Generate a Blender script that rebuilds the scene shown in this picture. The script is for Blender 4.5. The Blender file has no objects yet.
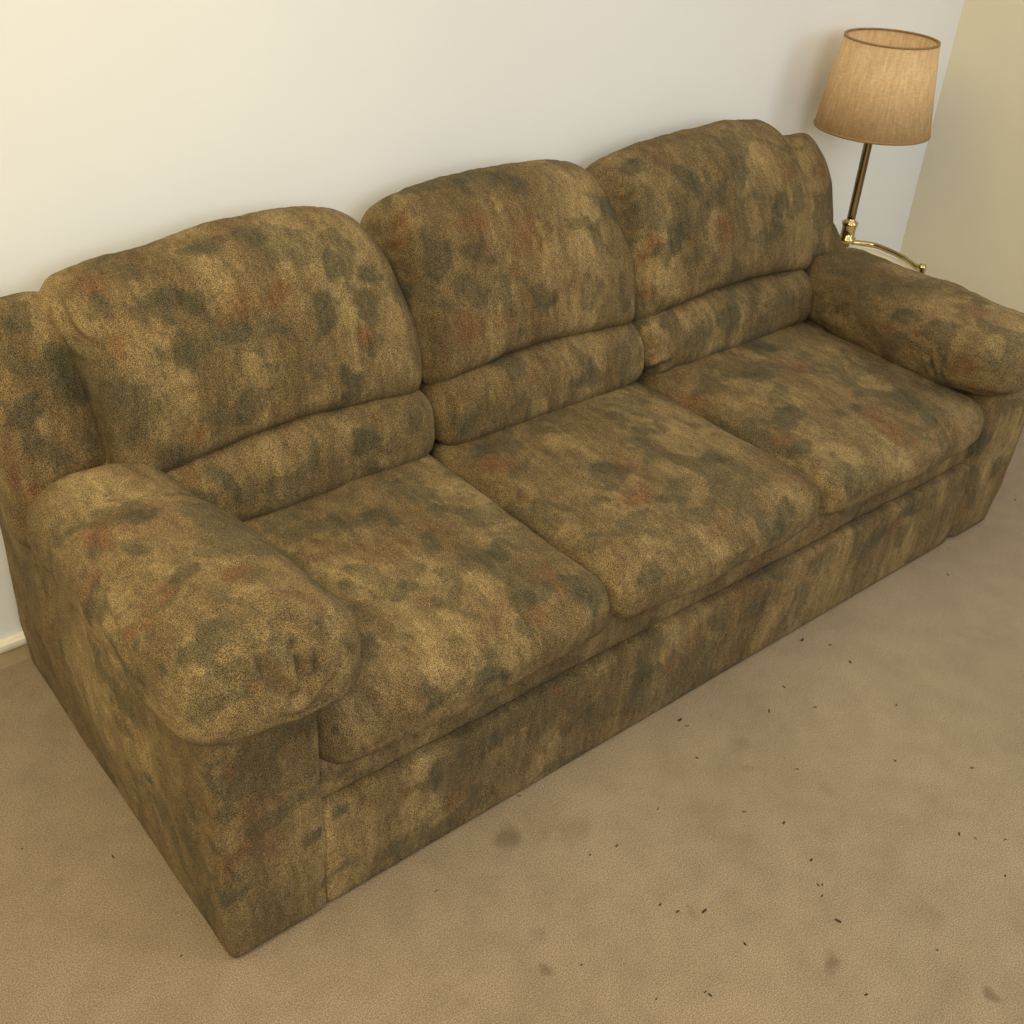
import bpy, math, random
import numpy as np
from mathutils import Vector, Matrix, noise

random.seed(4)
scn = bpy.context.scene
COL = scn.collection
PI = math.pi

# ------------------------------------------------------------------ helpers
def link(name, me, mat=None, parent=None):
    o = bpy.data.objects.new(name, me)
    COL.objects.link(o)
    if mat:
        me.materials.append(mat)
    if parent:
        o.parent = parent
    return o

def tag(o, label=None, cat=None, group=None, kind=None):
    if label: o['label'] = label
    if cat: o['category'] = cat
    if group: o['group'] = group
    if kind: o['kind'] = kind
    return o

def empty(name, loc=(0, 0, 0)):
    o = bpy.data.objects.new(name, None)
    o.empty_display_size = 0.1
    COL.objects.link(o)
    o.location = loc
    return o

def mesh(name, V, F, smooth=True):
    me = bpy.data.meshes.new(name)
    me.from_pydata([tuple(map(float, v)) for v in V], [], [tuple(map(int, f)) for f in F])
    if smooth:
        me.polygons.foreach_set('use_smooth', [True] * len(me.polygons))
    me.update()
    return me

_lat = {}
def cube_lattice(nx, ny, nz):
    """vertices (in -1..1) and quads of a subdivided cube surface"""
    key = (nx, ny, nz)
    if key in _lat:
        return _lat[key]
    idx, V, F = {}, [], []
    def vid(i, j, k):
        t = (i, j, k)
        if t not in idx:
            idx[t] = len(V)
            V.append((2*i/nx-1, 2*j/ny-1, 2*k/nz-1))
        return idx[t]
    for j in range(ny):
        for k in range(nz):
            F.append([vid(0, j, k), vid(0, j, k+1), vid(0, j+1, k+1), vid(0, j+1, k)])
            F.append([vid(nx, j, k), vid(nx, j+1, k), vid(nx, j+1, k+1), vid(nx, j, k+1)])
    for i in range(nx):
        for k in range(nz):
            F.append([vid(i, 0, k), vid(i+1, 0, k), vid(i+1, 0, k+1), vid(i, 0, k+1)])
            F.append([vid(i, ny, k), vid(i, ny, k+1), vid(i+1, ny, k+1), vid(i+1, ny, k)])
    for i in range(nx):
        for j in range(ny):
            F.append([vid(i, j, 0), vid(i, j+1, 0), vid(i+1, j+1, 0), vid(i+1, j, 0)])
            F.append([vid(i, j, nz), vid(i+1, j, nz), vid(i+1, j+1, nz), vid(i, j+1, nz)])
    _lat[key] = (np.array(V), F)
    return _lat[key]

def rbox(h, r, step=0.009):
    """rounded box surface, half sizes h, corner radii r -> (params, points, faces)"""
    n = [max(4, int(round(2*a/step))) for a in h]
    U, F = cube_lattice(*n)
    h = np.array(h, float); r = np.minimum(np.array(r, float), h*0.999)
    q = U*h
    p = np.clip(q, -(h-r), h-r)
    d = (q-p)/r
    L = np.linalg.norm(d, axis=1, keepdims=True)
    L[L < 1e-9] = 1
    m = np.max(np.abs(d), axis=1, keepdims=True)
    P = p + r*d/L*np.where(m > 0, 1, 0)
    return U, P, F

def vnormals(P, F):
    Fa = np.array(F)
    a, b, c, d = (P[Fa[:, i]] for i in range(4))
    n = np.cross(c-a, d-b)
    N = np.zeros_like(P)
    for i in range(4):
        np.add.at(N, Fa[:, i], n)
    L = np.linalg.norm(N, axis=1, keepdims=True); L[L == 0] = 1
    return N/L

def nz(P, s, seed=0.0, st=(1, 1, 1), octv=2):
    out = np.empty(len(P))
    for i, p in enumerate(P):
        out[i] = noise.fractal(Vector((p[0]*s*st[0]+seed, p[1]*s*st[1]+seed*1.7, p[2]*s*st[2]-seed)), 0.8, 2.0, octv)
    return out

def groove(P, pts, depth, width, ridge=0.45):
    """crease along a polyline: groove with a soft ridge to each side"""
    Q = np.array(pts, float)
    seg = np.linalg.norm(np.diff(Q, axis=0), axis=1); cum = np.concatenate([[0], np.cumsum(seg)])
    D = np.zeros(len(P))
    near = np.where(np.all((P > Q.min(0)-5*width) & (P < Q.max(0)+5*width), axis=1))[0]
    if not len(near): return D
    X = P[near]
    best = np.full(len(X), 9.0); at = np.zeros(len(X))
    for i in range(len(Q)-1):
        ab = Q[i+1]-Q[i]
        t = np.clip(((X-Q[i])@ab)/max(ab@ab, 1e-12), 0, 1)
        dd = np.linalg.norm(X-(Q[i]+t[:, None]*ab), axis=1)
        m = dd < best
        best[m] = dd[m]; at[m] = ((cum[i]+t*seg[i])/cum[-1])[m]
    fade = np.sin(PI*np.clip(at*0.90+0.05, 0, 1))**0.6
    D[near] = -depth*fade*(np.exp(-(best/width)**2)-ridge*np.exp(-((best-2.1*width)/(1.1*width))**2))
    return D

def catmull(pts, n=200):
    p = np.array(pts, float)
    p = np.vstack([2*p[0]-p[1], p, 2*p[-1]-p[-2]])
    out = []
    m = len(p)-3
    for s in range(m):
        k = n//m
        for t in np.linspace(0, 1, k, endpoint=False):
            a, b, c, d = p[s:s+4]
            out.append(0.5*((2*b)+(-a+c)*t+(2*a-5*b+4*c-d)*t*t+(-a+3*b-3*c+d)*t**3))
    out.append(p[-2])
    return np.array(out)

class Path2:
    """arc-length curve in the (y,z) plane with a backward normal"""
    def __init__(s, pts):
        s.c = catmull(pts)
        d = np.linalg.norm(np.diff(s.c, axis=0), axis=1)
        s.s = np.concatenate([[0], np.cumsum(d)]); s.L = s.s[-1]
        t = np.gradient(s.c, s.s, axis=0)
        t /= np.linalg.norm(t, axis=1, keepdims=True)
        s.t = t
    def at(s, v):
        v = np.asarray(v)
        vc = np.clip(v, 0, s.L)
        y = np.interp(vc, s.s, s.c[:, 0]); z = np.interp(vc, s.s, s.c[:, 1])
        ty = np.interp(vc, s.s, s.t[:, 0]); tz = np.interp(vc, s.s, s.t[:, 1])
        e = v-vc
        return y+ty*e, z+tz*e, tz, -ty      # backward normal (tz,-ty): for t=(0,1) -> (1,0)

# ------------------------------------------------------------------ materials
def new_mat(name):
    m = bpy.data.materials.new(name); m.use_nodes = True
    nt = m.node_tree
    b = nt.nodes['Principled BSDF']
    return m, nt, b

def nd(nt, typ, **kw):
    n = nt.nodes.new(typ)
    for k, v in kw.items():
        if k in n.inputs.keys() if isinstance(k, str) else False:
            n.inputs[k].default_value = v
        else:
            setattr(n, k, v)
    return n

def srgb(r, g, b):
    f = lambda c: (c/255/12.92) if c/255 <= 0.04045 else ((c/255+0.055)/1.055)**2.4
    return (f(r), f(g), f(b), 1)

def coords(nt, scale=(1, 1, 1), loc=(0, 0, 0)):
    g = nt.nodes.new('ShaderNodeTexCoord')
    mp = nt.nodes.new('ShaderNodeMapping')
    mp.inputs['Scale'].default_value = scale; mp.inputs['Location'].default_value = loc
    nt.links.new(g.outputs['Object'], mp.inputs['Vector'])
    return mp.outputs['Vector']

def noise_n(nt, vec, scale, detail=2, rough=0.5, dist=0.0):
    n = nt.nodes.new('ShaderNodeTexNoise')
    n.inputs['Scale'].default_value = scale; n.inputs['Detail'].default_value = detail
    n.inputs['Roughness'].default_value = rough; n.inputs['Distortion'].default_value = dist
    nt.links.new(vec, n.inputs['Vector'])
    return n.outputs['Fac']

def ramp(nt, fac, stops, interp='LINEAR'):
    r = nt.nodes.new('ShaderNodeValToRGB')
    r.color_ramp.interpolation = interp
    els = r.color_ramp.elements
    while len(els) < len(stops): els.new(0.5)
    for e, (p, c) in zip(els, stops):
        e.position = p
        e.color = c if len(c) == 4 else (*c, 1)
    nt.links.new(fac, r.inputs['Fac'])
    return r.outputs['Color']

def mix(nt, fac, a, b, mode='MIX'):
    m = nt.nodes.new('ShaderNodeMix'); m.data_type = 'RGBA'; m.blend_type = mode
    for s, v in ((m.inputs[0], fac), (m.inputs[6], a), (m.inputs[7], b)):
        if isinstance(v, (int, float)): s.default_value = v
        elif isinstance(v, tuple): s.default_value = v
        else: nt.links.new(v, s)
    return m.outputs[2]

def math_n(nt, op, a, b=0.0, clamp=False):
    m = nt.nodes.new('ShaderNodeMath'); m.operation = op; m.use_clamp = clamp
    for s, v in ((m.inputs[0], a), (m.inputs[1], b)):
        if isinstance(v, (int, float)): s.default_value = v
        else: nt.links.new(v, s)
    return m.outputs[0]

W, K = (1, 1, 1, 1), (0, 0, 0, 1)

def fabric_material(name, streak):
    """printed chenille: tan ground, grey-green and rust blotches, brushed nap.
    streak = scale triple, small along the direction of the nap"""
    m, nt, b = new_mat(name)
    L = nt.links
    v = coords(nt)
    vs = coords(nt, streak)
    at = nt.nodes.new('ShaderNodeAttribute'); at.attribute_name = 'print'
    sep = nt.nodes.new('ShaderNodeSeparateColor'); L.new(at.outputs['Color'], sep.inputs[0])
    # ground
    g = noise_n(nt, vs, 9, 4, 0.55, 0.6)
    ground = ramp(nt, g, [(0.30, srgb(92, 76, 50)), (0.5, srgb(114, 96, 65)), (0.70, srgb(144, 123, 84))])
    # random soft print
    gr = noise_n(nt, coords(nt, (1, 1, 1), (3.1, 0.4, 7)), 7.0, 4, 0.55, 0.7)
    gm = ramp(nt, gr, [(0.53, K), (0.575, W)])
    rr = noise_n(nt, coords(nt, (1, 1, 1), (9.2, 5.3, 1)), 6.5, 4, 0.6, 0.7)
    rm = ramp(nt, rr, [(0.55, K), (0.68, W)])
    col = mix(nt, math_n(nt, 'MULTIPLY', rm, 0.5), ground, srgb(103, 75, 51))
    col = mix(nt, math_n(nt, 'MULTIPLY', gm, 0.5), col, srgb(72, 69, 50))
    # placed print: R rust, G grey-green, B light tan
    brk = ramp(nt, noise_n(nt, vs, 22, 4, 0.6), [(0.30, (0.35,)*3+(1,)), (0.62, W)])
    col = mix(nt, math_n(nt, 'MULTIPLY', sep.outputs[2], brk, True), col, srgb(150, 128, 86))
    col = mix(nt, math_n(nt, 'MULTIPLY', sep.outputs[0], brk, True), col, srgb(108, 76, 49))
    col = mix(nt, math_n(nt, 'MULTIPLY', sep.outputs[1], brk, True), col, srgb(64, 63, 48))
    # brushed streaks + fibre speckle
    st = noise_n(nt, vs, 66, 5, 0.75, 0.3)
    col = mix(nt, 1.0, col, ramp(nt, st, [(0.35, (0.74,)*3+(1,)), (0.5, (0.98,)*3+(1,)), (0.65, (1.26, 1.24, 1.18, 1))]), 'MULTIPLY')
    f = noise_n(nt, v, 680, 2, 0.8)
    col = mix(nt, 1.0, col, ramp(nt, f, [(0.38, (0.25,)*3+(1,)), (0.5, (0.92,)*3+(1,)), (0.62, (2.15, 2.05, 1.75, 1))]), 'MULTIPLY')
    L.new(col, b.inputs['Base Color'])
    b.inputs['Roughness'].default_value = 0.92
    b.inputs['Specular IOR Level'].default_value = 0.15
    b.inputs['Sheen Weight'].default_value = 0.08
    b.inputs['Sheen Roughness'].default_value = 0.45
    b.inputs['Sheen Tint'].default_value = srgb(205, 185, 150)
    hb = math_n(nt, 'ADD', math_n(nt, 'MULTIPLY', f, 0.0034), math_n(nt, 'MULTIPLY', st, 0.009))
    hb = math_n(nt, 'ADD', hb, math_n(nt, 'MULTIPLY', noise_n(nt, vs, 16, 3, 0.6, 0.8), 0.004))
    bp = nt.nodes.new('ShaderNodeBump'); bp.inputs['Strength'].default_value = 0.75
    bp.inputs['Distance'].default_value = 1.0
    L.new(hb, bp.inputs['Height']); L.new(bp.outputs[0], b.inputs['Normal'])
    return m

FAB_V = fabric_material('chenille_upright', (1.0, 0.45, 0.30))
FAB_S = fabric_material('chenille_seat', (1.0, 0.38, 0.7))
FAB_A = fabric_material('chenille_arm', (0.75, 0.42, 0.75))

def wall_material(name, c0, c1):
    m, nt, b = new_mat(name)
    v = coords(nt)
    n = noise_n(nt, v, 1.3, 3, 0.5)
    nt.links.new(ramp(nt, n, [(0.3, srgb(*c0)), (0.7, srgb(*c1))]), b.inputs['Base Color'])
    b.inputs['Roughness'].default_value = 0.6
    b.inputs['Specular IOR Level'].default_value = 0.3
    h = math_n(nt, 'ADD', math_n(nt, 'MULTIPLY', noise_n(nt, v, 90, 3, 0.6), 0.0006), math_n(nt, 'MULTIPLY', noise_n(nt, v, 12, 2), 0.0012))
    bp = nt.nodes.new('ShaderNodeBump'); bp.inputs['Strength'].default_value = 0.5; bp.inputs['Distance'].default_value = 1
    nt.links.new(h, bp.inputs['Height']); nt.links.new(bp.outputs[0], b.inputs['Normal'])
    return m

def simple(name, col, rough=0.5, metal=0.0, bump=None):
    m, nt, b = new_mat(name)
    v = coords(nt)
    n = noise_n(nt, v, 30, 3)
    c = srgb(*col)
    lo = tuple(x*0.92 for x in c[:3])+(1,); hi = tuple(min(1, x*1.06) for x in c[:3])+(1,)
    nt.links.new(ramp(nt, n, [(0.3, lo), (0.7, hi)]), b.inputs['Base Color'])
    b.inputs['Roughness'].default_value = rough; b.inputs['Metallic'].default_value = metal
    return m

# stains: (x, y, radius, strength, stretch)
STAINS = [
    (0.494, -0.070, 0.025, 0.75),
    (0.603, -0.124, 0.025, 0.25),
    (1.000, -0.163, 0.022, 0.40),
    (0.968, -0.204, 0.014, 0.30),
    (0.752, -0.572, 0.016, 0.70),
    (0.913, -0.762, 0.015, 0.70),
    (0.378, -0.306, 0.011, 0.60),
    (0.726, -0.392, 0.021, 0.20),
    (0.830, -0.332, 0.022, 0.25),
    (1.041, -0.335, 0.017, 0.25),
    (0.645, -0.373, 0.008, 0.30),
    (0.638, -0.301, 0.027, 0.15),
    (0.962, -0.632, 0.021, 0.20),
    (0.406, -0.248, 0.013, 0.25),
    (0.244, -0.238, 0.012, 0.20),
    (0.047, 0.530, 0.013, 0.20),
    (-0.163, 0.296, 0.014, 0.25),
    (0.243, -0.269, 0.009, 0.20),
]
def carpet_material():
    m, nt, b = new_mat('carpet_pile')
    L = nt.links
    v = coords(nt)
    big = noise_n(nt, v, 2.2, 3, 0.55)
    col = ramp(nt, big, [(0.3, srgb(139, 121, 94)), (0.7, srgb(151, 132, 104))])
    mid = noise_n(nt, v, 13, 4, 0.65)
    col = mix(nt, 1.0, col, ramp(nt, mid, [(0.3, (0.87, 0.86, 0.84, 1)), (0.6, (1.03,)*3+(1,))]), 'MULTIPLY')
    # faint dingy clouds, then the individual stains
    cl = noise_n(nt, coords(nt, (1, 1, 1), (4, 8, 0)), 6, 4, 0.7)
    col = mix(nt, math_n(nt, 'MULTIPLY', ramp(nt, cl, [(0.60, K), (0.74, W)]), 0.35), col, srgb(126, 103, 72))
    warp = nt.nodes.new('ShaderNodeTexNoise'); warp.inputs['Scale'].default_value = 22; warp.inputs['Detail'].default_value = 3
    L.new(v, warp.inputs['Vector'])
    wv = nt.nodes.new('ShaderNodeVectorMath'); wv.operation = 'MULTIPLY_ADD'
    L.new(warp.outputs['Color'], wv.inputs[0]); wv.inputs[1].default_value = (0.05, 0.05, 0); wv.inputs[2].default_value = (-0.025, -0.025, 0)
    ad = nt.nodes.new('ShaderNodeVectorMath'); ad.operation = 'ADD'
    L.new(v, ad.inputs[0]); L.new(wv.outputs[0], ad.inputs[1])
    for (sx, sy, r, k) in STAINS:
        ds = nt.nodes.new('ShaderNodeVectorMath'); ds.operation = 'DISTANCE'
        L.new(ad.outputs[0], ds.inputs[0]); ds.inputs[1].default_value = (sx, sy, 0)
        mr = nt.nodes.new('ShaderNodeMapRange'); mr.interpolation_type = 'SMOOTHSTEP'
        L.new(ds.outputs['Value'], mr.inputs['Value'])
        mr.inputs['From Min'].default_value = r*1.5; mr.inputs['From Max'].default_value = r*0.25
        mr.inputs['To Min'].default_value = 0; mr.inputs['To Max'].default_value = k*0.75
        col = mix(nt, mr.outputs[0], col, srgb(84, 62, 38))
    f = noise_n(nt, v, 430, 3, 0.8)
    col = mix(nt, 1.0, col, ramp(nt, f, [(0.35, (0.46,)*3+(1,)), (0.5, (0.98,)*3+(1,)), (0.65, (1.50,)*3+(1,))]), 'MULTIPLY')
    L.new(col, b.inputs['Base Color'])
    b.inputs['Roughness'].default_value = 0.95
    b.inputs['Specular IOR Level'].default_value = 0.1
    b.inputs['Sheen Weight'].default_value = 0.15
    h = math_n(nt, 'ADD', math_n(nt, 'MULTIPLY', f, 0.004), math_n(nt, 'MULTIPLY', mid, 0.006))
    h = math_n(nt, 'ADD', h, math_n(nt, 'MULTIPLY', noise_n(nt, v, 90, 3, 0.6, 0.5), 0.006))
    bp = nt.nodes.new('ShaderNodeBump'); bp.inputs['Strength'].default_value = 0.6; bp.inputs['Distance'].default_value = 1
    L.new(h, bp.inputs['Height']); L.new(bp.outputs[0], b.inputs['Normal'])
    return m

def shade_material():
    m, nt, b = new_mat('lamp_shade_linen')
    L = nt.links
    st = noise_n(nt, coords(nt, (1, 1, 0.06)), 130, 3, 0.7)
    w = noise_n(nt, coords(nt, (0.3, 0.3, 1)), 260, 2, 0.6)
    col = ramp(nt, st, [(0.3, srgb(222, 190, 140)), (0.7, srgb(245, 218, 172))])
    col = mix(nt, 1.0, col, ramp(nt, w, [(0.3, (0.9,)*3+(1,)), (0.7, (1.06,)*3+(1,))]), 'MULTIPLY')
    L.new(col, b.inputs['Base Color'])
    b.inputs['Roughness'].default_value = 0.8
    b.inputs['Specular IOR Level'].default_value = 0.2
    tr = nt.nodes.new('ShaderNodeBsdfTranslucent'); L.new(col, tr.inputs['Color'])
    ms = nt.nodes.new('ShaderNodeMixShader'); ms.inputs[0].default_value = 0.42
    L.new(b.outputs[0], ms.inputs[1]); L.new(tr.outputs[0], ms.inputs[2])
    L.new(ms.outputs[0], nt.nodes['Material Output'].inputs['Surface'])
    bp = nt.nodes.new('ShaderNodeBump'); bp.inputs['Strength'].default_value = 0.3; bp.inputs['Distance'].default_value = 0.003
    L.new(st, bp.inputs['Height']); L.new(bp.outputs[0], b.inputs['Normal'])
    return m

WALL = wall_material('painted_plaster', (226, 226, 222), (233, 233, 229))
WALL_WARM_LIT = wall_material('plaster_warm_light_tint', (222, 213, 186), (229, 220, 194))  # same paint as the back wall, warm lamp light mixed into the colour
TRIM = simple('trim_gloss_paint', (226, 218, 196), 0.35)
TRIM_FACE = simple('trim_tan_face', (176, 156, 120), 0.6)  # flat part of the skirting, darker tan than the bead
CARPET = carpet_material()
SHADE = shade_material()
SHADE_TRIM = simple('shade_binding', (140, 108, 60), 0.6)
BRASS = simple('polished_brass', (190, 172, 122), 0.2, 1.0)
BRASS_D = simple('aged_brass', (150, 132, 98), 0.25, 1.0)
CREAM = simple('cream_lacquer', (226, 214, 178), 0.4)
DARK = simple('dark_lining', (40, 34, 26), 0.9)
CRUMB = simple('dark_crumb', (52, 36, 22), 0.9)

# ------------------------------------------------------------------ print painting
# (x, y, z, radius, channel)  channel 0 rust, 1 grey-green, 2 light tan
BLOBS = [
    (0.184,0.665,0.806,0.024,1), (0.266,0.708,0.837,0.018,1), (0.276,0.625,0.786,0.034,1), (0.310,0.614,0.775,0.023,1), (0.392,0.706,0.851,0.030,1), (0.469,0.684,0.850,0.024,1),
    (0.287,0.580,0.724,0.039,1), (0.381,0.579,0.736,0.026,1), (0.444,0.573,0.730,0.026,1), (0.546,0.575,0.733,0.027,1), (0.617,0.619,0.791,0.031,1), (0.675,0.620,0.770,0.028,1),
    (0.632,0.581,0.718,0.031,1), (0.640,0.556,0.664,0.020,1), (0.163,0.580,0.689,0.021,1), (0.162,0.571,0.664,0.019,1), (0.222,0.533,0.580,0.032,1), (0.375,0.533,0.602,0.030,1),
    (0.422,0.542,0.660,0.017,1), (0.289,0.509,0.516,0.030,1), (0.321,0.495,0.481,0.034,1), (0.583,0.500,0.502,0.036,1), (0.592,0.538,0.597,0.024,1), (0.071,0.712,0.774,0.024,1),
    (0.112,0.670,0.713,0.026,1), (0.129,0.661,0.676,0.030,1), (0.032,0.649,0.660,0.028,1), (0.046,0.627,0.600,0.028,1), (0.088,0.366,0.593,0.024,1), (0.064,0.535,0.582,0.014,1),
    (0.039,0.281,0.592,0.022,1), (0.082,0.182,0.613,0.022,1), (0.459,0.373,0.429,0.034,1), (0.032,0.021,0.608,0.028,1), (-0.014,0.049,0.564,0.014,1), (0.172,-0.010,0.599,0.016,1),
    (-0.011,0.113,0.577,0.013,1), (0.192,-0.045,0.545,0.015,1), (0.201,-0.001,0.388,0.016,1), (0.001,-0.002,0.425,0.017,1), (0.141,-0.010,0.193,0.020,1), (-0.001,0.002,0.267,0.018,1),
    (0.021,-0.010,0.140,0.022,1), (0.208,-0.004,0.204,0.022,1), (0.289,-0.007,0.055,0.029,1), (0.192,-0.009,0.078,0.021,1), (-0.022,0.272,0.544,0.018,1), (-0.014,0.541,0.278,0.022,1),
    (-0.017,0.278,0.301,0.023,1), (-0.010,0.209,0.224,0.020,1), (0.801,0.754,0.836,0.029,1), (1.048,0.688,0.855,0.035,1), (0.947,0.724,0.861,0.021,1), (0.826,0.618,0.775,0.037,1),
    (0.764,0.635,0.703,0.029,1), (0.800,0.608,0.744,0.025,1), (0.922,0.555,0.681,0.038,1), (0.899,0.591,0.753,0.025,1), (1.053,0.545,0.654,0.031,1), (1.165,0.542,0.647,0.032,1),
    (1.285,0.631,0.775,0.037,1), (1.265,0.555,0.663,0.028,1), (1.275,0.543,0.594,0.019,1), (0.978,0.536,0.612,0.015,1), (1.211,0.579,0.728,0.027,1), (1.445,0.573,0.701,0.031,1),
    (1.408,0.705,0.828,0.033,1), (1.507,0.627,0.798,0.034,1), (1.590,0.591,0.768,0.029,1), (1.666,0.618,0.803,0.030,1), (1.395,0.568,0.668,0.024,1), (1.564,0.537,0.625,0.017,1),
    (1.369,0.628,0.752,0.028,1), (1.800,0.569,0.713,0.031,1), (1.763,0.543,0.659,0.026,1), (1.705,0.542,0.653,0.025,1), (2.027,0.703,0.783,0.019,1), (2.053,0.626,0.665,0.025,1),
    (0.940,0.528,0.541,0.035,1), (1.140,0.493,0.491,0.041,1), (0.819,0.496,0.468,0.034,1), (1.424,0.535,0.533,0.034,1), (1.585,0.493,0.500,0.035,1), (1.708,0.517,0.536,0.026,1),
    (0.883,0.434,0.422,0.035,1), (0.837,0.440,0.416,0.028,1), (1.111,0.382,0.430,0.031,1), (1.172,0.328,0.428,0.036,1), (1.040,0.119,0.424,0.029,1), (1.533,0.492,0.424,0.030,1),
    (0.581,0.497,0.491,0.028,1), (0.701,0.504,0.501,0.031,1), (0.504,0.358,0.428,0.023,1), (0.625,0.325,0.424,0.028,1), (0.607,0.164,0.423,0.034,1), (0.653,0.177,0.421,0.027,1),
    (0.361,0.220,0.429,0.021,1), (0.451,0.173,0.427,0.021,1), (0.548,0.253,0.428,0.023,1), (0.587,0.033,0.416,0.021,1), (0.570,-0.010,0.394,0.021,1), (0.696,0.039,0.412,0.026,1),
    (0.713,0.005,0.400,0.024,1), (0.461,0.100,0.423,0.024,1), (0.471,0.048,0.419,0.021,1), (0.314,0.081,0.418,0.027,1), (0.459,-0.029,0.382,0.024,1), (0.353,-0.021,0.385,0.020,1),
    (0.963,0.236,0.429,0.033,1), (1.005,0.098,0.423,0.032,1), (0.889,0.190,0.425,0.024,1), (1.185,0.308,0.426,0.022,1), (0.798,0.110,0.411,0.019,1), (0.840,-0.011,0.389,0.027,1),
    (0.867,-0.008,0.133,0.031,1), (0.687,-0.009,0.124,0.027,1), (0.507,-0.005,0.161,0.030,1), (0.384,-0.005,0.171,0.025,1), (1.171,0.163,0.428,0.026,1), (1.194,-0.004,0.399,0.025,1),
    (1.174,-0.024,0.384,0.021,1), (1.669,0.456,0.427,0.031,1), (1.419,0.389,0.416,0.039,1), (1.457,0.198,0.422,0.037,1), (1.720,0.104,0.425,0.048,1), (1.745,0.036,0.418,0.033,1),
    (1.384,0.102,0.406,0.027,1), (1.579,0.146,0.428,0.028,1), (1.552,0.356,0.430,0.030,1), (1.893,0.223,0.542,0.035,1), (2.038,0.139,0.570,0.025,1), (1.897,0.409,0.476,0.032,1),
    (1.876,-0.004,0.512,0.021,1), (1.406,-0.006,0.192,0.037,1), (1.583,-0.008,0.161,0.034,1), (1.195,-0.007,0.167,0.026,1), (1.743,-0.005,0.206,0.025,1), (1.976,-0.003,0.288,0.036,1),
    (2.069,-0.009,0.175,0.032,1), (1.044,-0.006,0.174,0.025,1), (0.189,0.702,0.824,0.026,0), (0.217,0.695,0.826,0.021,0), (0.416,0.597,0.770,0.031,0), (0.469,0.610,0.790,0.028,0),
    (0.383,0.592,0.758,0.027,0), (0.203,0.605,0.757,0.023,0), (0.627,0.563,0.681,0.022,0), (0.540,0.602,0.777,0.021,0), (0.260,0.535,0.605,0.016,0), (0.248,0.515,0.521,0.020,0),
    (0.015,0.612,0.530,0.023,0), (-0.006,0.633,0.540,0.019,0), (0.033,0.381,0.584,0.027,0), (0.025,0.487,0.579,0.013,0), (0.024,0.346,0.581,0.019,0), (0.446,0.365,0.429,0.017,0),
    (-0.012,0.145,0.576,0.022,0), (-0.029,0.129,0.541,0.016,0), (0.173,0.019,0.614,0.026,0), (0.021,-0.008,0.388,0.018,0), (0.030,-0.008,0.238,0.019,0), (-0.006,0.672,0.052,0.020,0),
    (-0.017,0.299,0.551,0.022,0), (0.035,0.168,0.603,0.018,0), (0.132,0.122,0.615,0.018,0), (-0.003,0.029,0.337,0.018,0), (1.030,0.598,0.772,0.034,0), (0.987,0.562,0.703,0.026,0),
    (0.786,0.692,0.812,0.029,0), (0.921,0.635,0.813,0.027,0), (0.852,0.547,0.626,0.030,0), (0.924,0.542,0.640,0.021,0), (1.375,0.585,0.685,0.024,0), (1.362,0.568,0.584,0.019,0),
    (1.712,0.532,0.581,0.026,0), (2.045,0.662,0.743,0.022,0), (1.862,0.611,0.775,0.026,0), (0.996,0.508,0.525,0.022,0), (0.810,0.382,0.416,0.025,0), (0.988,0.229,0.428,0.025,0),
    (1.364,0.392,0.395,0.029,0), (0.498,0.299,0.430,0.015,0), (0.441,0.361,0.430,0.015,0), (0.668,0.066,0.416,0.028,0), (0.599,0.005,0.404,0.023,0), (0.350,0.028,0.413,0.017,0),
    (0.949,0.147,0.427,0.030,0), (0.810,0.397,0.415,0.021,0), (0.942,-0.010,0.114,0.025,0), (1.373,0.380,0.403,0.029,0), (1.604,0.020,0.413,0.041,0), (1.393,0.164,0.412,0.027,0),
    (1.669,0.306,0.430,0.030,0), (1.600,0.079,0.423,0.023,0), (1.975,0.121,0.572,0.035,0), (1.870,0.055,0.484,0.034,0), (1.873,0.251,0.493,0.025,0), (1.669,-0.008,0.159,0.025,0),
    (0.309,-0.007,0.162,0.021,0), (0.433,-0.006,0.104,0.018,0), (1.127,-0.001,0.220,0.026,0), (0.649,-0.005,0.215,0.019,0), (1.592,0.559,0.694,0.030,0), (0.134,0.401,0.585,0.020,2),
    (0.116,0.064,0.616,0.026,2), (1.081,0.582,0.751,0.017,2), (1.007,0.648,0.826,0.017,2), (1.077,0.599,0.777,0.013,2), (1.107,0.539,0.635,0.011,2), (1.110,0.531,0.599,0.009,2),
    (0.408,0.057,0.418,0.024,2), (0.984,0.488,0.442,0.027,2), (0.859,0.032,0.414,0.027,2), (1.454,0.046,0.410,0.029,2), (1.472,0.380,0.422,0.024,2), (0.684,0.374,0.417,0.020,2),
    (0.197,0.548,0.638,0.018,2), (0.507,0.535,0.588,0.023,2), (0.052,0.140,0.613,0.015,2), (0.161,-0.057,0.503,0.009,2), (0.484,-0.034,0.327,0.017,2), (1.252,0.264,0.418,0.023,2),
    (1.600,0.431,0.429,0.025,2), (0.048,0.016,0.613,0.011,2), (1.562,0.633,0.815,0.015,2), (0.790,0.051,0.405,0.015,2), (0.338,0.062,0.417,0.020,2), (0.390,0.029,0.415,0.020,2),
    (0.967,0.385,0.428,0.026,2),
]
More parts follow.
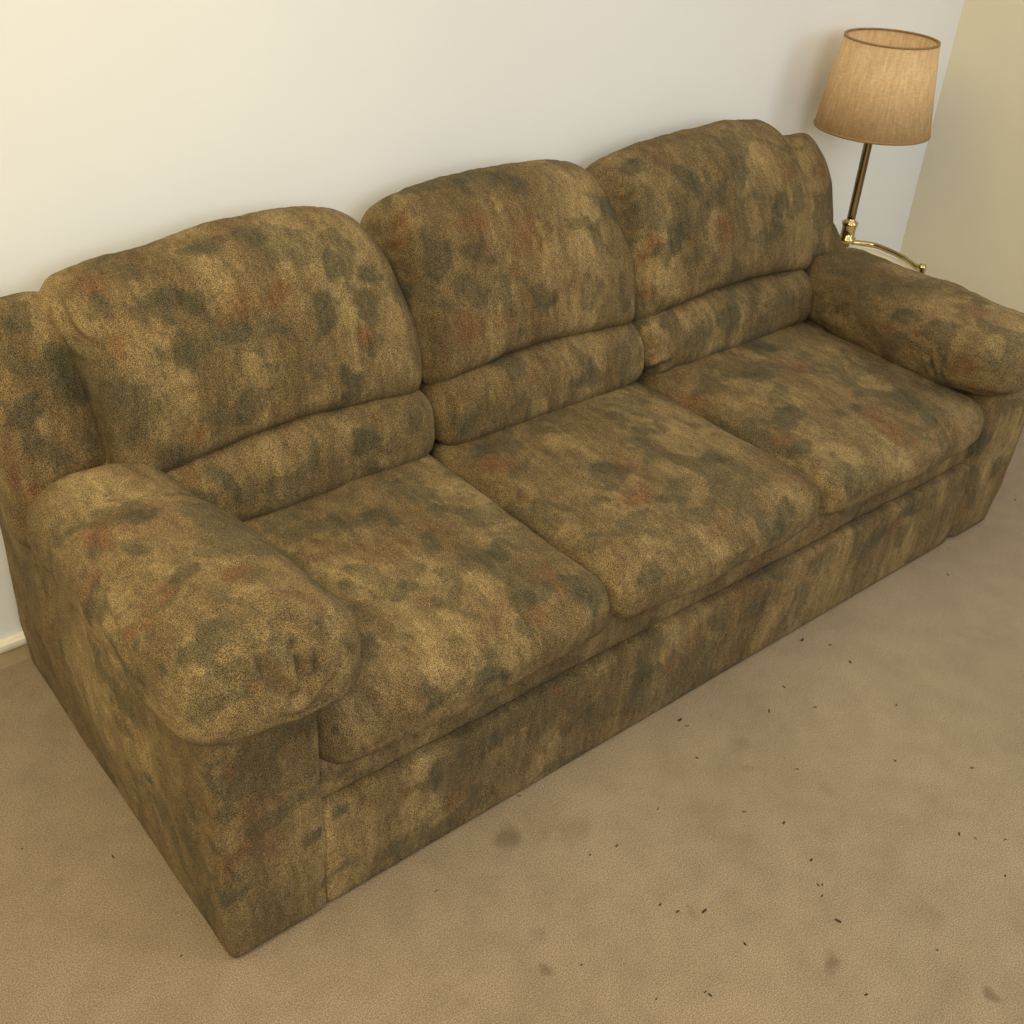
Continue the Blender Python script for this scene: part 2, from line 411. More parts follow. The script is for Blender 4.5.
def paint(me):
    n = len(me.vertices)
    P = np.empty(n*3); me.vertices.foreach_get('co', P); P = P.reshape(-1, 3)
    C = np.zeros((n, 4)); C[:, 3] = 1
    if BLOBS:
        B = np.array(BLOBS)
        lo, hi = P.min(0)-0.12, P.max(0)+0.12
        B = B[np.all((B[:, :3] > lo) & (B[:, :3] < hi), axis=1)]
        if len(B):
            wob = np.stack([nz(P, 11, 3.3, octv=4), nz(P, 11, 17.1, octv=4), nz(P, 11, 29.7, octv=4)], 1)*0.034
            Q = P+wob
            for x, y, z, r, ch in B:
                d = np.linalg.norm(Q-np.array([x, y, z]), axis=1)/r
                k = (0.80, 0.74, 0.55)[int(ch)]
                a = k*np.clip(((1.30, 1.22, 1.25)[int(ch)]-d)/(0.55, 0.30, 0.4)[int(ch)], 0, 1)
                C[:, int(ch)] = np.maximum(C[:, int(ch)], a)
    at = me.color_attributes.new('print', 'FLOAT_COLOR', 'POINT')
    at.data.foreach_set('color', C.ravel())

# creases in the upholstery: points along the crease, depth, width
CREASES = [
    ([(0.082,-0.019,0.601), (0.081,-0.034,0.585), (0.087,-0.046,0.566), (0.095,-0.051,0.550), (0.103,-0.055,0.533)],0.018,0.0070),
    ([(0.094,-0.045,0.572), (0.103,-0.053,0.549), (0.111,-0.057,0.528)],0.011,0.0055),
    ([(0.127,-0.030,0.592), (0.128,-0.042,0.577), (0.127,-0.047,0.565), (0.126,-0.052,0.553), (0.120,-0.055,0.541), (0.115,-0.057,0.528)],0.020,0.0070),
    ([(0.151,-0.039,0.580), (0.146,-0.049,0.561), (0.138,-0.054,0.548), (0.126,-0.057,0.530)],0.014,0.0060),
    ([(0.095,-0.021,0.599), (0.114,-0.023,0.599), (0.134,-0.029,0.592)],0.006,0.0080),
    ([(0.133,0.679,0.777), (0.136,0.663,0.766), (0.140,0.648,0.754)],0.010,0.0090),
    ([(0.138,0.652,0.755), (0.146,0.638,0.752), (0.154,0.624,0.750), (0.163,0.612,0.747)],0.010,0.0090),
    ([(0.136,0.709,0.803), (0.135,0.694,0.793), (0.135,0.681,0.782)],0.006,0.0080),
    ([(0.756,0.685,0.763), (0.767,0.674,0.774), (0.779,0.664,0.785)],0.009,0.0080),
    ([(0.764,0.710,0.791), (0.780,0.694,0.807)],0.006,0.0080),
    ([(1.346,0.679,0.763), (1.358,0.662,0.772), (1.372,0.647,0.780), (1.392,0.638,0.785)],0.010,0.0080),
    ([(1.357,0.708,0.793), (1.368,0.692,0.803), (1.385,0.682,0.811)],0.006,0.0080),
    ([(0.780,0.031,0.396), (0.800,0.021,0.406)],0.008,0.0080),
    ([(1.684,0.398,0.428), (1.683,0.372,0.429), (1.684,0.346,0.428), (1.684,0.321,0.428), (1.684,0.296,0.428), (1.682,0.270,0.429)],0.006,0.0060),
    ([(1.364,0.527,0.414), (1.375,0.504,0.433), (1.403,0.497,0.439)],0.008,0.0070),
    ([(1.354,0.528,0.442), (1.377,0.507,0.465)],0.005,0.0060),
    ([(1.870,0.141,0.480), (1.870,0.127,0.460), (1.875,0.115,0.439)],0.007,0.0060),
    ([(1.868,0.104,0.468), (1.878,0.090,0.434)],0.004,0.0050),
    ([(1.116,0.569,0.724), (1.115,0.562,0.707), (1.114,0.556,0.689), (1.113,0.550,0.671), (1.113,0.544,0.652), (1.113,0.538,0.633), (1.114,0.534,0.614), (1.116,0.530,0.593)],0.004,0.0080),
    ([(1.157,0.553,0.680), (1.153,0.546,0.660), (1.150,0.538,0.640), (1.148,0.533,0.618), (1.149,0.529,0.595)],0.003,0.0070),
    ([(0.891,0.532,0.539), (0.880,0.513,0.526), (0.874,0.501,0.510), (0.873,0.495,0.489), (0.875,0.492,0.465), (0.877,0.490,0.441)],0.005,0.0060),
    ([(1.062,0.529,0.544), (1.058,0.511,0.528), (1.059,0.498,0.509), (1.066,0.491,0.486), (1.076,0.488,0.459)],0.006,0.0060),
    ([(1.087,0.530,0.544), (1.084,0.513,0.528), (1.086,0.500,0.509), (1.093,0.493,0.486), (1.103,0.490,0.460)],0.004,0.0050),
    ([(0.393,0.503,0.517), (0.388,0.497,0.504), (0.384,0.493,0.489), (0.381,0.490,0.472), (0.377,0.487,0.456), (0.374,0.485,0.439)],0.004,0.0060),
    ([(0.402,0.046,0.417), (0.394,0.026,0.414), (0.388,0.010,0.409), (0.384,-0.004,0.400), (0.380,-0.017,0.391), (0.378,-0.028,0.381)],0.003,0.0080),
    ([(0.589,0.025,0.415), (0.580,0.011,0.409), (0.573,-0.002,0.402), (0.567,-0.012,0.393), (0.561,-0.023,0.384), (0.557,-0.032,0.373)],0.003,0.0070),
    ([(0.154,0.226,0.604), (0.154,0.200,0.609), (0.156,0.178,0.611), (0.159,0.158,0.612), (0.162,0.141,0.611), (0.164,0.121,0.612), (0.166,0.101,0.613)],0.003,0.0060),
    ([(-0.018,0.261,0.549), (-0.021,0.242,0.548), (-0.023,0.222,0.546), (-0.025,0.204,0.544), (-0.028,0.182,0.546), (-0.030,0.164,0.544), (-0.030,0.151,0.538), (-0.031,0.137,0.533)],0.006,0.0080),
    ([(-0.015,0.308,0.340), (-0.015,0.300,0.329), (-0.016,0.291,0.318), (-0.017,0.280,0.309), (-0.017,0.271,0.299), (-0.017,0.263,0.287), (-0.017,0.258,0.273), (-0.016,0.254,0.257), (-0.015,0.249,0.242), (-0.014,0.245,0.226), (-0.012,0.241,0.209), (-0.011,0.238,0.193), (-0.010,0.234,0.175), (-0.008,0.231,0.157)],0.006,0.0100),
    ([(-0.006,0.621,0.395), (-0.008,0.614,0.381), (-0.009,0.606,0.368), (-0.011,0.600,0.352), (-0.012,0.596,0.336), (-0.013,0.592,0.319), (-0.014,0.587,0.302), (-0.014,0.584,0.284), (-0.015,0.584,0.264), (-0.015,0.582,0.244), (-0.014,0.585,0.221), (-0.013,0.591,0.194), (-0.011,0.599,0.166)],0.006,0.0100),
    ([(0.237,0.552,0.661), (0.254,0.551,0.660), (0.271,0.550,0.658), (0.288,0.549,0.657)],0.003,0.0100),
    ([(-0.004,0.676,0.030), (-0.004,0.649,0.029), (-0.003,0.624,0.028), (-0.003,0.595,0.030), (-0.004,0.565,0.034), (-0.005,0.537,0.037), (-0.006,0.507,0.041), (-0.006,0.482,0.042), (-0.005,0.460,0.039)],0.005,0.0100),
    ([(-0.005,0.051,0.428), (-0.005,0.050,0.410), (-0.006,0.049,0.393), (-0.006,0.049,0.375), (-0.006,0.050,0.354), (-0.006,0.052,0.333), (-0.005,0.054,0.311), (-0.005,0.056,0.289), (-0.005,0.056,0.268), (-0.005,0.056,0.248), (-0.006,0.054,0.229), (-0.007,0.054,0.209), (-0.007,0.054,0.187)],0.006,0.0100),
    ([(0.787,0.336,0.400), (0.788,0.309,0.403), (0.789,0.284,0.405), (0.791,0.259,0.406), (0.794,0.236,0.407), (0.797,0.213,0.407), (0.799,0.189,0.409)],0.003,0.0070),
    ([(1.483,0.567,0.700), (1.485,0.559,0.681), (1.487,0.553,0.661), (1.490,0.547,0.641), (1.495,0.541,0.620), (1.500,0.537,0.598), (1.508,0.534,0.575)],0.003,0.0080),
    ([(1.764,0.584,0.750), (1.764,0.574,0.730), (1.764,0.564,0.708), (1.764,0.554,0.687), (1.766,0.545,0.665), (1.770,0.538,0.642), (1.776,0.532,0.618)],0.004,0.0080),
]
# ------------------------------------------------------------------ SOFA
sofa = empty('sofa', (0, 0, 0))
tag(sofa, 'three-seat sofa in mottled olive, rust and grey-green fabric against the wall', 'sofa')

XL, S12, S23, XR, XE = 0.172, 0.765, 1.345, 1.935, 2.17

def finish(name, P, F, mat, creases=(), floor=False, lump=0.0, lscale=7, lst=(1, 1, 1), seed=1.0, fine=0.0, fst=(1, 1, 1), fscale=30, label=None):
    N = vnormals(P, F)
    D = np.zeros(len(P))
    if lump: D += lump*nz(P, lscale, seed, lst, 2)
    if fine: D += fine*nz(P, fscale, seed+5, fst, 3)
    if floor: D *= np.clip(P[:, 2]/0.10, 0.12, 1)
    P = P+N*D[:, None]
    lo, hi = P.min(0)-0.03, P.max(0)+0.03
    creases = [c for c in CREASES if np.all((np.array(c[0][0]) > lo) & (np.array(c[0][0]) < hi))]
    if len(creases):
        D = np.zeros(len(P))
        for c in creases: D += groove(P, *c)
        P = P+N*D[:, None]
    me = mesh(name, P, F)
    paint(me)
    o = link(name, me, mat, sofa)
    if label: o['label'] = label
    return o

# seat cushions
def seat(x0, x1, seed, creases=(), yf=-0.014):
    hx, hy, hz = (x1-x0)/2-0.003, 0.300, 0.058
    U, P, F = rbox((hx, hy, hz), (0.045, 0.050, 0.044), 0.006)
    sx, sy = U[:, 0], U[:, 1]
    cx = (1-np.abs(sx)**2.6); cy = (1-np.abs(sy)**3)
    top = np.clip(P[:, 2]/hz, -1, 1)
    P = P.copy()
    P[:, 2] += 0.024*cx*cy*np.clip(top, 0, 1)
    fr = np.clip(-P[:, 1]/hy, 0, 1)**6
    P[:, 1] -= (0.010+0.014*np.clip(1-(P[:, 2]/hz-0.15)**2, 0, 1))*fr*cx
    P[:, 2] -= 0.003*fr*np.clip(-top, 0, 1)*cx
    P += np.array([(x0+x1)/2, yf+hy, 0.290+hz])
    return finish('seat_cushion', P, F, FAB_S, creases, False, 0.0045, 6, (1, 1, 1), seed, 0.0012, (1.2, 0.5, 1), 28)

seat(XL, S12, 2.0)
seat(S12, S23, 9.0)
seat(S23, XR+0.004, 14.0)

# lumbar rolls
def lumbar(x0, x1, seed, creases=()):
    hx = (x1-x0)/2
    U, P, F = rbox((hx, 0.085, 0.072), (0.050, 0.060, 0.056), 0.006)
    sx = U[:, 0]
    cx = 1-np.abs(sx)**2.4
    P = P.copy()
    fr = np.clip(-P[:, 1]/0.085, 0, 1)
    P[:, 1] -= 0.012*cx*fr
    P[:, 2] += 0.017*cx*np.clip(P[:, 2]/0.072, 0, 1)
    P += np.array([(x0+x1)/2, 0.497+0.085, 0.463])
    P[:, 1] += 0.10*(P[:, 2]-0.42)
    return finish('lumbar_roll', P, F, FAB_V, creases, False, 0.004, 8, (1, 1, 1), seed, 0.0018, (1.3, 0.4, 0.35), 26)
lumbar(XL, S12, 4.0)
lumbar(S12, S23, 6.0)
lumbar(S23, XR+0.01, 8.0)

# back pillows
BP = Path2([(0.530, 0.505), (0.535, 0.560), (0.560, 0.650), (0.603, 0.745), (0.655, 0.812), (0.722, 0.850), (0.81, 0.856)])
def pillow(x0, x1, seed, creases=(), dz=0.0, kl=0.0, kr=0.0, el=1.0, er=1.0):
    hx = (x1-x0)/2+0.001
    hv = 0.250; hw = 0.085
    U, P, F = rbox((hx, hv, hw), (0.048, 0.055, 0.058), 0.006)
    sx, sv = U[:, 0], U[:, 1]
    P = P.copy()
    front = np.clip(P[:, 2]/hw, 0, 1)
    cx = 1-np.abs(sx)**2.5; cv = 1-np.abs(sv)**2.5
    P[:, 2] += 0.020*cx*cv*front
    lowk = np.clip((0.2-sv)/1.2, 0, 1)**1.5
    P[:, 1] += 0.040*(1-sx**2)*lowk          # arched lower edge
    P[:, 1] += 0.014*(1-np.abs(sx)**6)*np.clip(sv, 0, 1)
    v = P[:, 1]+hv
    y, z, ny, nzz = BP.at(v)
    tp = np.clip((sv+0.3)/1.1, 0, 1)
    off = hw-P[:, 2]+(0.020*np.abs(sx)**4+0.022*tp*np.abs(sx)**7)*front*np.where(sx < 0, el, er)
    Q = np.stack([P[:, 0]+(x0+x1)/2-kl*tp, y+ny*off, z+nzz*off+dz-kr*tp*np.clip(-sx, 0, 1)], 1)
    Q[:, 1] = np.minimum(Q[:, 1], 0.858)
    return finish('back_cushion', Q, F, FAB_V, creases, False, 0.006, 5.5, (1, 1, 1), seed, 0.0020, (1.2, 0.5, 0.45), 22)
PIL = [(XL-0.030, S12, 3.0), (S12, S23, 5.0), (S23, XR+0.02, 7.0)]
pillow(*PIL[0], dz=-0.004, kl=0.028, kr=0.034, el=0.0)
pillow(*PIL[1], kl=0.022, kr=0.016)
pillow(*PIL[2], kl=0.008, kr=0.012, er=0.4)

# wings either side of the back
WP = Path2([(0.578, 0.40), (0.583, 0.55), (0.612, 0.66), (0.650, 0.745), (0.70, 0.795), (0.76, 0.815), (0.86, 0.805)])
def wing(x0, x1, seed, dz=0.0, rx=0.06, dy=0.0):
    hx = (x1-x0)/2; hv = 0.255; hw = 0.06
    U, P, F = rbox((hx, hv, hw), (rx, 0.05, 0.055), 0.009)
    P = P.copy()
    y, z, ny, nzz = WP.at(P[:, 1]+hv)
    off = hw-P[:, 2]
    Q = np.stack([P[:, 0]+(x0+x1)/2, y+ny*off+dy, z+nzz*off+dz], 1)
    Q[:, 1] = np.minimum(Q[:, 1], 0.856)
    return finish('wing', Q, F, FAB_V, (), False, 0.006, 6, (1, 1, 1), seed, 0.002, (1, 0.5, 0.5), 20)
wing(-0.022, XL-0.004, 11.0, -0.012, 0.070, 0.028)
wing(XR+0.008, XE-0.045, 12.0, -0.010, 0.072, 0.008)

# arm boxes
def arm_box(x0, x1, seed, rxy=0.014, flip=1):
    hx, hy, hz = (x1-x0)/2, 0.426, 0.24
    U, P, F = rbox((hx, hy, hz), (rxy, rxy, 0.012), 0.010)
    P = P+np.array([(x0+x1)/2, hy-0.008, hz])
    # upper rear corner of the side panel rises with the wing
    P = P.copy()
    t = np.clip((P[:, 1]-0.52)/0.30, 0, 1); t = t*t*(3-2*t)
    P[:, 2] *= 1+(0.52 if flip > 0 else 0.36)*t
    side = np.where(flip > 0, P[:, 0] < x0+0.02, P[:, 0] > x1-0.02)
    P[:, 0] -= flip*0.012*side*np.sin(np.clip(P[:, 2]/0.5, 0, 1)*PI)*np.sin(np.clip(P[:, 1]/0.85, 0, 1)*PI)
    low = np.clip(1-P[:, 2]/0.12, 0, 1)**2
    if flip < 0:
        P[:, 0] -= 0.045*low*np.clip((P[:, 0]-x0)/(x1-x0), 0, 1)**2*np.clip(1-P[:, 1]/0.5, 0, 1)
    o = finish('arm_side', P, F, FAB_V, (), True, 0.005, 5, (1, 1, 0.6), seed, 0.0055, (1, 0.55, 0.30), 15)
    return o
arm_box(-0.002, XL, 21.0)
arm_box(XR, XE+0.015, 23.0, 0.062, -1)

# arm pillows
def arm_pillow(cx, seed, m=1, creases=(), wid=0.138, drop=0.036, hump=0.014, cz=0.502, lift=0.078):
    hx, hy, hz = wid, 0.330, 0.108
    U, P, F = rbox((hx, hy, hz), (0.110, 0.085, 0.092), 0.0052)
    P = P.copy()
    sy = P[:, 1]/hy                       # -1 front, 1 back
    k = (sy+1)/2
    top = np.clip(P[:, 2]/hz, 0, 1); bot = np.clip(-P[:, 2]/hz, 0, 1)
    inn = np.clip(m*P[:, 0]/hx, -1, 1)
    P[:, 0] *= 1.02-0.16*k**1.5+0.05*np.sin(PI*np.clip(k*1.3, 0, 1))
    P[:, 2] -= top*drop*k**1.3
    P[:, 2] += hump*np.exp(-((sy+0.55)/0.4)**2)*top
    # the end cap tucks up over the arm front, lowest on the outer side
    nose = np.clip((0.32-k)/0.32, 0, 1)**1.2
    P[:, 2] += bot*nose*(lift+0.008*inn)
    P[:, 0] -= m*0.030*k*k
    P += np.array([cx, 0.272, cz])
    return finish('arm_cushion', P, F, FAB_A, creases, False, 0.006, 7, (1, 1, 1), seed, 0.0028, (1, 0.8, 1), 24)
arm_pillow(0.116, 31.0, 1)
arm_pillow(2.010, 37.0, -1, (), 0.138, 0.024, -0.012, 0.476, 0.055)

# front rails
def rail(name, x0, x1, z0, z1, yf, r, seed, bulge=0.0, taper=0.0):
    hx, hy, hz = (x1-x0)/2, 0.05, (z1-z0)/2
    U, P, F = rbox((hx, hy, hz), (r, r, r), 0.010)
    P = P.copy()
    P[:, 1] -= bulge*np.clip(-P[:, 1]/hy, 0, 1)*(1-(P[:, 2]/hz)**2)
    P[:, 0] -= taper*np.clip(P[:, 0]/hx, 0, 1)**8*(0.5-P[:, 2]/hz/2)**1.5
    P += np.array([(x0+x1)/2, yf+hy, (z0+z1)/2])
    return finish(name, P, F, FAB_V, (), True, 0.003, 5, (1, 1, 1), seed, 0.0018, (1, 1, 0.35), 20)
rail('seat_border', XL+0.002, XR+0.012, 0.2235, 0.345, 0.014, 0.009, 41, 0.004)
rail('front_rail', XL-0.002, XR+0.02, 0.000, 0.2225, -0.004, 0.010, 43, 0.004, 0.012)

# hidden carcass that carries the cushions, and the back panel
def box(name, lo, hi, mat, parent=None, r=0.0, step=0.05):
    lo = np.array(lo, float); hi = np.array(hi, float)
    h = (hi-lo)/2
    if r > 0:
        U, P, F = rbox(h, (min(r, *h*0.99),)*3, min(step, r))
    else:
        U, F = cube_lattice(1, 1, 1); P = U*h
    me = mesh(name, P+(lo+hi)/2, F, r > 0)
    return link(name, me, mat, parent)
U, P, F = rbox((0.96, 0.055, 0.37), (0.03, 0.03, 0.03), 0.02)
finish('back_panel', P+np.array([1.07, 0.798, 0.385]), F, FAB_V, (), True, 0.002, 4, seed=51)
box('base_frame', (XL-0.02, 0.05, 0.015), (XR+0.03, 0.76, 0.30), DARK, sofa)

# ------------------------------------------------------------------ LAMP with tray table
LX, LY = 2.288, 0.690
lamp = empty('floor_lamp', (LX, LY, 0))
tag(lamp, 'brass floor lamp with tan drum shade and small cream tray behind the sofa arm', 'lamp')

def lathe(name, prof, mat, parent, n=64, loc=(0, 0, 0), closed=False):
    V, F = [], []
    m = len(prof)
    for i in range(n):
        a = 2*PI*i/n
        for r, z in prof:
            V.append((loc[0]+r*math.cos(a), loc[1]+r*math.sin(a), loc[2]+z))
    for i in range(n):
        j = (i+1) % n
        for k in range(m if closed else m-1):
            k2 = (k+1) % m
            F.append((i*m+k, j*m+k, j*m+k2, i*m+k2))
    me = mesh(name, V, F)
    return link(name, me, mat, parent)

def tube(name, pts, r, mat, parent, n=16):
    pts = [Vector(p) for p in pts]
    V, F = [], []
    up = Vector((0, 0, 1))
    for i, p in enumerate(pts):
        t = (pts[min(i+1, len(pts)-1)]-pts[max(i-1, 0)]).normalized()
        u = up.cross(t)
        if u.length < 1e-3: u = Vector((1, 0, 0))
        u.normalize(); w = t.cross(u)
        for k in range(n):
            a = 2*PI*k/n
            V.append(p+r*(math.cos(a)*u+math.sin(a)*w))
    for i in range(len(pts)-1):
        for k in range(n):
            F.append((i*n+k, i*n+(k+1) % n, (i+1)*n+(k+1) % n, (i+1)*n+k))
    F2 = [tuple(range(n))[::-1], tuple(range((len(pts)-1)*n, len(pts)*n))]
    me = mesh(name, V, F+F2)
    return link(name, me, mat, parent)

ZT, ZC = 0.812, 0.470        # underside of shade / collar height
SB, ST, SH = 0.150, 0.118, 0.225
Z0 = ZT-0.014
sh = lathe('lamp_shade', [(SB, 0), (ST, SH), (ST-0.0035, SH), (SB-0.0035, 0)], SHADE, lamp, 96, (0, 0, Z0), True)
lathe('shade_binding', [(SB+0.0010, -0.001), (SB+0.0006, 0.004), (SB-0.005, 0.004), (SB-0.005, -0.001)], SHADE_TRIM, sh, 96, (0, 0, Z0), True)
lathe('shade_binding', [(ST+0.0012, SH-0.003), (ST+0.0010, SH+0.001), (ST-0.005, SH+0.001), (ST-0.005, SH-0.003)], SHADE_TRIM, sh, 96, (0, 0, Z0), True)
# spider ring inside the shade
for a in (0.3, 0.3+2*PI/3, 0.3+4*PI/3):
    tube('shade_spoke', [(0.012*math.cos(a), 0.012*math.sin(a), Z0+0.04), ((SB-0.02)*math.cos(a), (SB-0.02)*math.sin(a), Z0+0.09)], 0.0018, BRASS_D, sh, 8)
lathe('pole', [(0.0, 0.02), (0.0115, 0.02), (0.0115, 0.10), (0.0115, Z0+0.01), (0.016, Z0+0.012), (0.016, Z0+0.025), (0.014, Z0+0.03), (0.014, Z0+0.05), (0, Z0+0.05)], BRASS_D, lamp, 32)
lathe('bulb', [(0, 0.0), (0.013, 0.002), (0.014, 0.02), (0.026, 0.045), (0.030, 0.065), (0.024, 0.085), (0.012, 0.095), (0, 0.098)], CREAM, lamp, 32, (0, 0, Z0+0.045))
lathe('collar', [(0.011, -0.035), (0.022, -0.034), (0.024, -0.028), (0.024, -0.022), (0.019, -0.019), (0.019, 0.012), (0.022, 0.015), (0.022, 0.022), (0.013, 0.027), (0.011, 0.034)], BRASS, lamp, 40, (0, 0, 0.522))
lathe('lamp_base', [(0, 0.0), (0.092, 0.0), (0.095, 0.006), (0.092, 0.014), (0.07, 0.020), (0.03, 0.027), (0.016, 0.045), (0.0115, 0.05)], BRASS, lamp, 64)
# tray with a brass gallery rail
RING = [(0.012, -0.012), (0.030, -0.030), (0.050, -0.062), (0.050, -0.110), (0.038, -0.168), (0.014, -0.220), (0.010, -0.240)]
rc = catmull(RING, 60)
HT = 0.487
inner = [(-0.082, -0.238), (-0.088, -0.225), (-0.090, -0.10), (-0.088, 0.005), (-0.078, 0.016), (-0.02, 0.016)]
outl = [(p[0]-0.004, p[1]) for p in rc]+inner
n_ = len(outl)
V = [(x, y, HT-0.012) for x, y in outl]+[(x, y, HT-0.024) for x, y in outl]
F = [tuple(range(n_))[::-1], tuple(range(n_, 2*n_))]+[(i, (i+1) % n_, n_+(i+1) % n_, n_+i) for i in range(n_)]
tray = link('tray', mesh('tray', V, F, False), CREAM, lamp)
tube('tray_rail', [(x, y, HT) for x, y in rc], 0.0072, BRASS, tray)
tube('tray_post', [(0.010, -0.240, 0.0), (0.010, -0.240, 0.25), (0.010, -0.240, HT-0.005)], 0.006, BRASS, tray)
lathe('tray_finial', [(0, -0.012), (0.010, -0.010), (0.0115, -0.004), (0.0115, 0.008), (0.009, 0.013), (0, 0.015)], BRASS, tray, 32, (0.010, -0.240, HT))

# ------------------------------------------------------------------ ROOM
YW, XW = 0.872, 2.892
f_ = tag(box('floor', (-3.6, -3.6, -0.05), (XW+0.1, YW+0.1, 0.0), CARPET), kind='structure')
tag(box('wall_back', (-3.6, YW, 0.0), (XW+0.1, YW+0.1, 2.75), WALL), kind='structure')
tag(box('wall_right', (XW, -3.6, 0.0), (XW+0.1, YW, 2.75), WALL_WARM_LIT), kind='structure')

def baseboard(name, a, b, nrm):
    # moulded skirting: flat tan face with a rounded paler top bead
    prof = [(0.0, 0.0), (0.012, 0.0), (0.012, 0.040), (0.0165, 0.043), (0.0175, 0.050), (0.0165, 0.057), (0.012, 0.060), (0.0, 0.061)]
    a = Vector(a); b = Vector(b); n = Vector(nrm)
    V = [p+n*d+Vector((0, 0, z)) for p in (a, b) for d, z in prof]
    m = len(prof)
    F = [(i, (i+1) % m, m+(i+1) % m, m+i) for i in range(m)]+[tuple(range(m))[::-1], tuple(range(m, 2*m))]
    o = link(name, mesh(name, V, F, False), TRIM); o.data.materials.append(TRIM_FACE)
    o.data.polygons[1].material_index = 1
    return tag(o, kind='structure')
baseboard('baseboard_back', (-3.6, YW, 0), (XW, YW, 0), (0, -1, 0))
baseboard('baseboard_right', (XW, YW-0.018, 0), (XW, -3.6, 0), (-1, 0, 0))

# crumbs and lint on the carpet: (x, y, length, angle)
CRUMBS = [
    (-0.066, 0.294, 0.0082, 0.48, 1.71),
    (-0.180, 0.399, 0.0049, 0.55, 1.90),
    (-0.059, 0.053, 0.0046, 0.69, 0.21),
    (0.570, -0.008, 0.0073, 0.36, 2.63),
    (1.119, -0.134, 0.0103, 0.49, 0.74),
    (1.200, -0.106, 0.0064, 0.90, 1.48),
    (1.213, -0.370, 0.0060, 0.81, 1.50),
    (1.348, -0.278, 0.0063, 0.70, 0.47),
    (1.205, -0.182, 0.0062, 0.70, 2.73),
    (1.040, -0.270, 0.0058, 0.64, 2.33),
    (0.916, -0.340, 0.0074, 0.72, 0.20),
    (0.826, -0.530, 0.0101, 0.77, 1.86),
    (0.660, -0.382, 0.0118, 0.52, 0.10),
    (0.667, -0.465, 0.0066, 0.83, 1.48),
    (0.625, -0.356, 0.0050, 0.75, 2.76),
    (0.429, -0.334, 0.0047, 0.74, 2.89),
    (1.320, -0.471, 0.0080, 0.57, 2.51),
    (1.212, -0.606, 0.0056, 0.59, 2.94),
    (1.139, -0.650, 0.0054, 0.83, 0.31),
    (1.012, -0.074, 0.0041, 0.42, 0.68),
    (0.857, -0.464, 0.0052, 0.88, 1.37),
    (0.863, -0.468, 0.0052, 0.69, 0.95),
    (0.622, -0.356, 0.0050, 0.63, 1.21),
    (1.171, -0.571, 0.0056, 0.54, 1.84),
    (0.912, -0.663, 0.0050, 0.67, 2.84),
    (0.751, -0.641, 0.0064, 0.73, 2.92),
    (0.844, -0.482, 0.0052, 0.82, 3.11),
    (0.482, -0.447, 0.0047, 0.72, 0.51),
    (0.552, -0.485, 0.0047, 0.82, 3.03),
    (0.554, -0.493, 0.0063, 0.85, 1.79),
    (1.155, -0.548, 0.0074, 0.74, 0.66),
    (0.905, -0.136, 0.0058, 0.81, 1.80),
    (0.636, -0.197, 0.0071, 0.51, 0.20),
    (0.953, -0.045, 0.0101, 0.82, 3.11),
    (0.952, -0.065, 0.0080, 0.40, 2.51),
    (0.754, -0.181, 0.0055, 0.58, 0.47),
    (0.877, -0.280, 0.0074, 0.51, 2.41),
    (0.890, -0.423, 0.0071, 0.83, 0.14),
    (1.352, -0.031, 0.0112, 0.69, 0.14),
    (1.379, -0.139, 0.0088, 0.75, 1.04),
    (1.802, 0.088, 0.0077, 0.83, 3.08),
    (2.283, 0.004, 0.0084, 0.63, 3.14),
    (0.328, -0.085, 0.0050, 0.52, 0.24),
    (0.610, -0.329, 0.0067, 0.68, 0.10),
    (1.835, -0.083, 0.0075, 0.46, 1.28),
    (0.585, -0.183, 0.0052, 0.69, 0.49),
    (1.389, -0.078, 0.0089, 0.37, 2.72),
]
protos = []
for k in range(3):
    rnd = random.Random(k)
    U, P, F = rbox((0.5, 0.32, 0.22), (0.3, 0.2, 0.2), 0.12)
    P = P*(1+0.25*np.array([rnd.uniform(-1, 1) for _ in range(len(P))]))[:, None]
    P[:, 1] += 0.25*(k-1)*P[:, 0]**2
    P[:, 2] -= P[:, 2].min()
    me = mesh('crumb', P, F); me.materials.append(CRUMB)
    protos.append(me)
for i, (x, y, s, asp, ang) in enumerate(CRUMBS):
    o = bpy.data.objects.new('crumb', protos[i % 3])
    COL.objects.link(o)
    o.location = (x, y, -0.0003); o.scale = (s, s*asp*0.9, min(s*0.6, 0.003)); o.rotation_euler = (0, 0, ang)
    tag(o, 'tiny dark crumb lying on the beige carpet', 'crumb', 'dark crumbs scattered on the carpet')

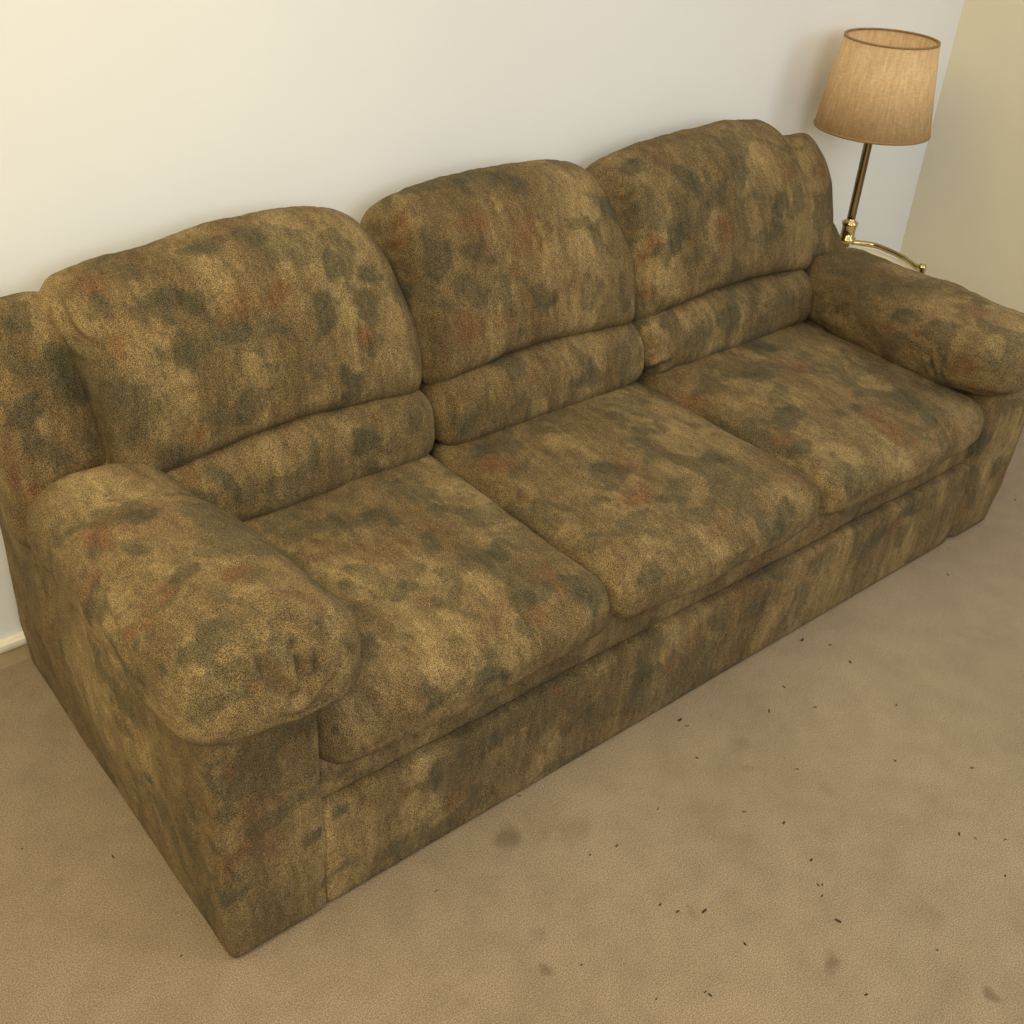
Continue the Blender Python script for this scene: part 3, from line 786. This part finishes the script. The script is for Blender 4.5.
# ------------------------------------------------------------------ LIGHT
def area(name, loc, target, size, sizey, power, col):
    d = bpy.data.lights.new(name, 'AREA'); d.shape = 'RECTANGLE'; d.size = size; d.size_y = sizey
    d.energy = power; d.color = col
    o = bpy.data.objects.new(name, d); COL.objects.link(o)
    o.location = loc
    o.rotation_euler = (Vector(target)-Vector(loc)).to_track_quat('-Z', 'Y').to_euler()
    return o
area('window_daylight', (2.86, -1.0, 1.35), (0.6, 0.5, 0.5), 1.5, 1.3, 20, (0.84, 0.92, 1.0))
area('front_fill_light', (0.0, -2.7, 2.0), (0.7, 0.8, 0.5), 1.6, 1.2, 30, (0.95, 0.97, 1.0))  # unseen fill light, added to brighten the wall and sofa tops
area('ceiling_lamp_light', (-0.9, -0.45, 2.40), (0.25, 0.4, 0.3), 1.5, 1.5, 36, (1.0, 0.80, 0.36))
# room ambient: pale ceiling overhead, dimmer walls and floor around
w = bpy.data.worlds.new('room_ambient'); scn.world = w; w.use_nodes = True
wn = w.node_tree
tc = wn.nodes.new('ShaderNodeTexCoord'); sx_ = wn.nodes.new('ShaderNodeSeparateXYZ'); wn.links.new(tc.outputs['Generated'], sx_.inputs[0])
mr = wn.nodes.new('ShaderNodeMapRange'); wn.links.new(sx_.outputs['Z'], mr.inputs['Value'])
mr.inputs['From Min'].default_value = -0.1; mr.inputs['From Max'].default_value = 0.8
mr.inputs['To Min'].default_value = 0.10; mr.inputs['To Max'].default_value = 1.22
wn.links.new(mr.outputs[0], wn.nodes['Background'].inputs[1])
wn.nodes['Background'].inputs[0].default_value = (1.0, 0.98, 0.94, 1)

# ------------------------------------------------------------------ CAMERA
Rcw = Matrix(((0.77507069, 0.31731407, -0.54642218), (-0.62951435, 0.46244327, -0.62438602), (0.05456279, 0.82792391, 0.55817999)))
#Rcw rows are world axes x camera axes: columns = camera right, up, back in world space
cd = bpy.data.cameras.new('camera'); cam = bpy.data.objects.new('camera', cd); COL.objects.link(cam)
cam.matrix_world = Matrix.Translation((-0.40442407, -1.05016169, 1.58)) @ Rcw.to_4x4()
cd.sensor_width = 36; cd.lens = 36*1135/1024; cd.clip_start = 0.02
scn.camera = cam
scn.view_settings.view_transform = 'Standard'; scn.view_settings.look = 'None'
scn.view_settings.exposure = 0.0; scn.view_settings.gamma = 1.0
scn.view_settings.use_curve_mapping = False
